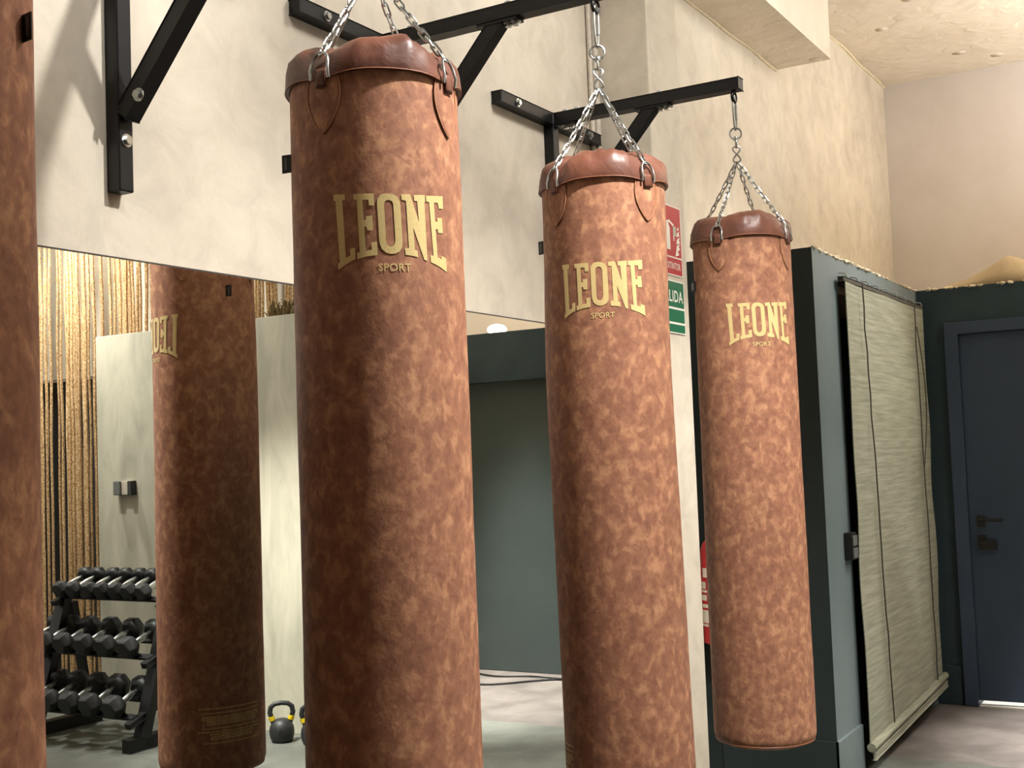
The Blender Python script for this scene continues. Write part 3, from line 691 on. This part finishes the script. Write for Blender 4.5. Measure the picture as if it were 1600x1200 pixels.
# socket pair
so_ = thing('wall_socket', 'dark double surface socket on the concrete half wall', 'socket', (1.523, 5.165, EYE-.10))
for k, mt in ((0, 'plastic'), (1, 'blackplastic')):
    xx = (.035, -.062)[k]; bm = bmesh.new(); box(bm, (xx, -.04, -.042), (xx+(.060 if k == 0 else .036), 0, .042), .006); obj('module', bm, mt, so_)
bm = bmesh.new(); box(bm, (-.026, -.03, -.04), (.035, 0, .04), .003); obj('middle_plate', bm, 'pipe', so_)
# dried grass on the half wall
rs = random.Random(5); bm = bmesh.new()
for k in range(260):
    x_ = rs.uniform(.0, .42) if rs.random() < .93 else rs.uniform(1.29, 1.35); y_ = rs.uniform(5.18, 5.24); h_ = rs.uniform(.03, .095); a_ = rs.uniform(0, 6.28); sp = rs.uniform(.01, .05)
    pts = [(x_+sp*cos(a_)*t_, y_+sp*sin(a_)*t_*.6, EYE+.826+h_*sin(t_*1.7)) for t_ in (0, .35, .7, 1)]
    tube(bm, pts, [.0035, .005, .004, .001], 4)
tag(obj('dried_grass', bm, 'dry', None, True), 'tuft of dried grass lying along the top of the half wall', 'plant', kind='stuff')
# glowing lamp seen over the door wall
lp = thing('dome_lamp', 'small glowing dome lamp on top of the teal door wall, seen in the mirror', 'lamp', (.24, YD+.24, ZT-.004))
bm = bmesh.new(); bmesh.ops.create_uvsphere(bm, u_segments=24, v_segments=14, radius=.07); bmesh.ops.scale(bm, verts=bm.verts, vec=(1, 1, .55)); bmesh.ops.translate(bm, verts=bm.verts, vec=(0, 0, .052)); obj('lamp_shade', bm, 'glow', lp, True)
bm = bmesh.new(); lathe(bm, [(.045, 0), (.04, .012), (.02, .016)], (0, 0, 0), 20); obj('lamp_base', bm, 'black_metal', lp, True)
# cables on the cement floor
for k, pts in enumerate(([(-1.3, 7.0, .004), (-1.0, 6.98, .004), (-.8, 7.05, .004), (-.62, 6.93, .004), (-.5, 6.80, .004), (-.36, 6.72, .004), (-.1, 6.74, .004)],
                         [(-1.2, 7.06, .004), (-.9, 7.07, .004), (-.7, 7.02, .012), (-.52, 7.07, .004), (-.3, 7.0, .004), (-.1, 7.06, .004)])):
    sm = []
    for i in range(len(pts)-1):
        for q in range(6):
            t_ = q/6; P = [Vector(pts[max(0, min(len(pts)-1, i+o_))]) for o_ in (-1, 0, 1, 2)]
            sm.append(.5*((2*P[1])+(P[2]-P[0])*t_+(2*P[0]-5*P[1]+4*P[2]-P[3])*t_*t_+(3*P[1]-P[0]-3*P[2]+P[3])*t_**3))
    sm = [p_+Vector((.428, 0, 0)) for p_ in sm]
    bm = bmesh.new(); tube(bm, sm, .006, 6)
    tag(obj('cable', bm, 'blackplastic', None, True), ['black cable looping out over the pale floor before the teal wall', 'black cable lying straight along the foot of the teal wall'][k], 'cable', 'cables by the teal wall')

# dumbbells on their rack
def make_dumbbell(R_, Lh, gap):
    """axis along local y, centred; R_ head radius, Lh head length, gap handle length"""
    t_ = thing('hex_dumbbell', 'x', 'dumbbell', group='black hexagonal dumbbells on the rack')
    for s_ in (-1, 1):
        bm = bmesh.new(); y0 = s_*(gap/2); y1 = s_*(gap/2+Lh); rings = []
        for rr, yy in ((R_*.72, y0), (R_, y0+s_*Lh*.22), (R_, y1-s_*Lh*.25), (R_*.80, y1)):
            rings.append([bm.verts.new((rr*cos(pi/3*k), yy, rr*sin(pi/3*k))) for k in range(6)])
        for A_, B_ in zip(rings, rings[1:]):
            for k in range(6): bm.faces.new((A_[k], A_[(k+1) % 6], B_[(k+1) % 6], B_[k]))
        bm.faces.new(rings[0]); bm.faces.new(rings[-1])
        bmesh.ops.recalc_face_normals(bm, faces=bm.faces)
        bmesh.ops.bevel(bm, geom=list(bm.edges), offset=.0022, segments=2, affect='EDGES')
        obj('head', bm, 'black_rubber', t_, True)
    bm = bmesh.new(); g = gap/2; lathe(bm, [(.013, -g-.002), (.013, -g*.8), (.0165, -g*.4), (.0175, 0), (.0165, g*.4), (.013, g*.8), (.013, g+.002)], (0, 0, 0), 16, 'Y'); obj('handle', bm, 'chrome', t_, True)
    return t_
XL, XR = 1.648, .813
rk = thing('dumbbell_rack', 'black three-tier steel dumbbell rack in front of the rope curtain', 'rack', (0, 0, 0))
for x_ in (XL, XR):
    bm = bmesh.new(); bar(bm, (x_, 4.58, .06), (x_, 4.80, EYE-.66), .05, .07, (1, 0, 0)); obj('upright', bm, 'black_metal', rk)
    bm = bmesh.new(); bar(bm, (x_, 4.47, .035), (x_, 5.02, .035), .06, .07); obj('foot', bm, 'black_metal', rk)
    bm = bmesh.new(); bar(bm, (x_, 4.95, .06), (x_, 4.84, EYE-.74), .04, .04); obj('rear_brace', bm, 'black_metal', rk)
tilt = radians(20)
tiers = [  # (front y, front head centre z, head radius, head length, gap, list of x)
    (4.50, EYE-1.225, .066, .085, .12, [1.15, 1.0, .84, .68, .50]),
    (4.62, EYE-.935, .063, .08, .12, [1.315, 1.18, 1.03, .86, .69, .52]),
    (4.74, EYE-.655, .050, .065, .12, [1.19, 1.085, .955, .855, .74, .64, .53])]
protos = []
words = ['topmost', 'middle', 'lowest']
ordn = ['first', 'second', 'third', 'fourth', 'fifth', 'sixth', 'seventh', 'eighth']
for ti, (fy, fz, R_, Lh, gap, xs) in enumerate(tiers):
    L_ = gap/2+Lh/2; cy, cz = fy+L_*cos(tilt), fz+L_*sin(tilt)
    pr_ = None
    for k, x_ in enumerate(xs):
        if pr_ is None: pr_ = make_dumbbell(R_, Lh, gap); q = pr_
        else: q = copy_tree(pr_)
        q.location = (x_+.428, cy, cz); q.rotation_euler = (tilt, 0, 0)
        q['label'] = 'black hexagonal dumbbell, %s from the left in the mirror, %s tier of the rack' % (ordn[k], ['lowest', 'middle', 'top'][ti])
    # shelf: two angled rails
    n_ = Vector((0, -sin(tilt), cos(tilt))); ap = R_*.866
    for s_ in (-1, 1):
        c_ = Vector((0, cy, cz))+Vector((0, cos(tilt), sin(tilt)))*(s_*(gap/2+Lh*.3))-n_*(ap+.008)
        bm = bmesh.new(); bar(bm, (XR, c_.y, c_.z), (XL, c_.y, c_.z), .04, .012, n_, .002)
        obj('shelf_rail', bm, 'black_metal', rk)
    for x_ in (XL, XR):
        bm = bmesh.new(); c_ = Vector((x_, cy, cz))-n_*(ap+.022); dv = Vector((0, cos(tilt), sin(tilt)))*.15; bar(bm, c_-dv, c_+dv, .04, .03, n_, .002); obj('shelf_bracket', bm, 'black_metal', rk)
sd = copy_tree(pr_); sd.location = (.85, 4.66, .05); sd.scale = (.6, .6, .6); sd.rotation_euler = (0, 0, .5); sd.location.z = .026+.004
sd['label'] = 'smallest black dumbbell lying on the floor at the right foot of the rack'
# kettlebells
def make_kettle():
    t_ = thing('kettlebell', 'black kettlebell with yellow bands standing fully visible before the half wall', 'kettlebell', (.228, 5.0, 0), radians(-41), 'kettlebells on the floor before the half wall')
    bm = bmesh.new(); lathe(bm, [(.045, 0), (.055, .006), (.063, .03), (.066, .058), (.062, .085), (.048, .112), (.03, .124), (.01, .128)], (0, 0, 0), 32); t_.scale = (1, 1, .95); obj('ball', bm, 'black_rubber', t_, True)
    hp = [(-.042, 0, .10), (-.050, 0, .13), (-.060, 0, .16), (-.055, 0, .190), (-.035, 0, .207), (0, 0, .212), (.035, 0, .207), (.055, 0, .190), (.060, 0, .16), (.050, 0, .13), (.042, 0, .10)]
    bm = bmesh.new(); tube(bm, hp, .0135, 12); obj('handle', bm, 'black_rubber', t_, True)
    for s_ in (-1, 1):
        bm = bmesh.new(); tube(bm, [(s_*.047, 0, .118), (s_*.0545, 0, .140)], .0165, 14); obj('yellow_band', bm, 'yellow', t_, True)
    bm = bmesh.new(); lathe(bm, [(.018, -.0665), (.018, -.062)], (0, 0, .058), 20, 'Y'); obj('badge', bm, 'blackplastic', t_, True)
    return t_
k0 = make_kettle()
k1 = copy_tree(k0); k1.location = (.03, 5.02, 0); k1.rotation_euler = (0, 0, radians(-30)); k1['label'] = 'black kettlebell half hidden behind the largest bag, right of the other'
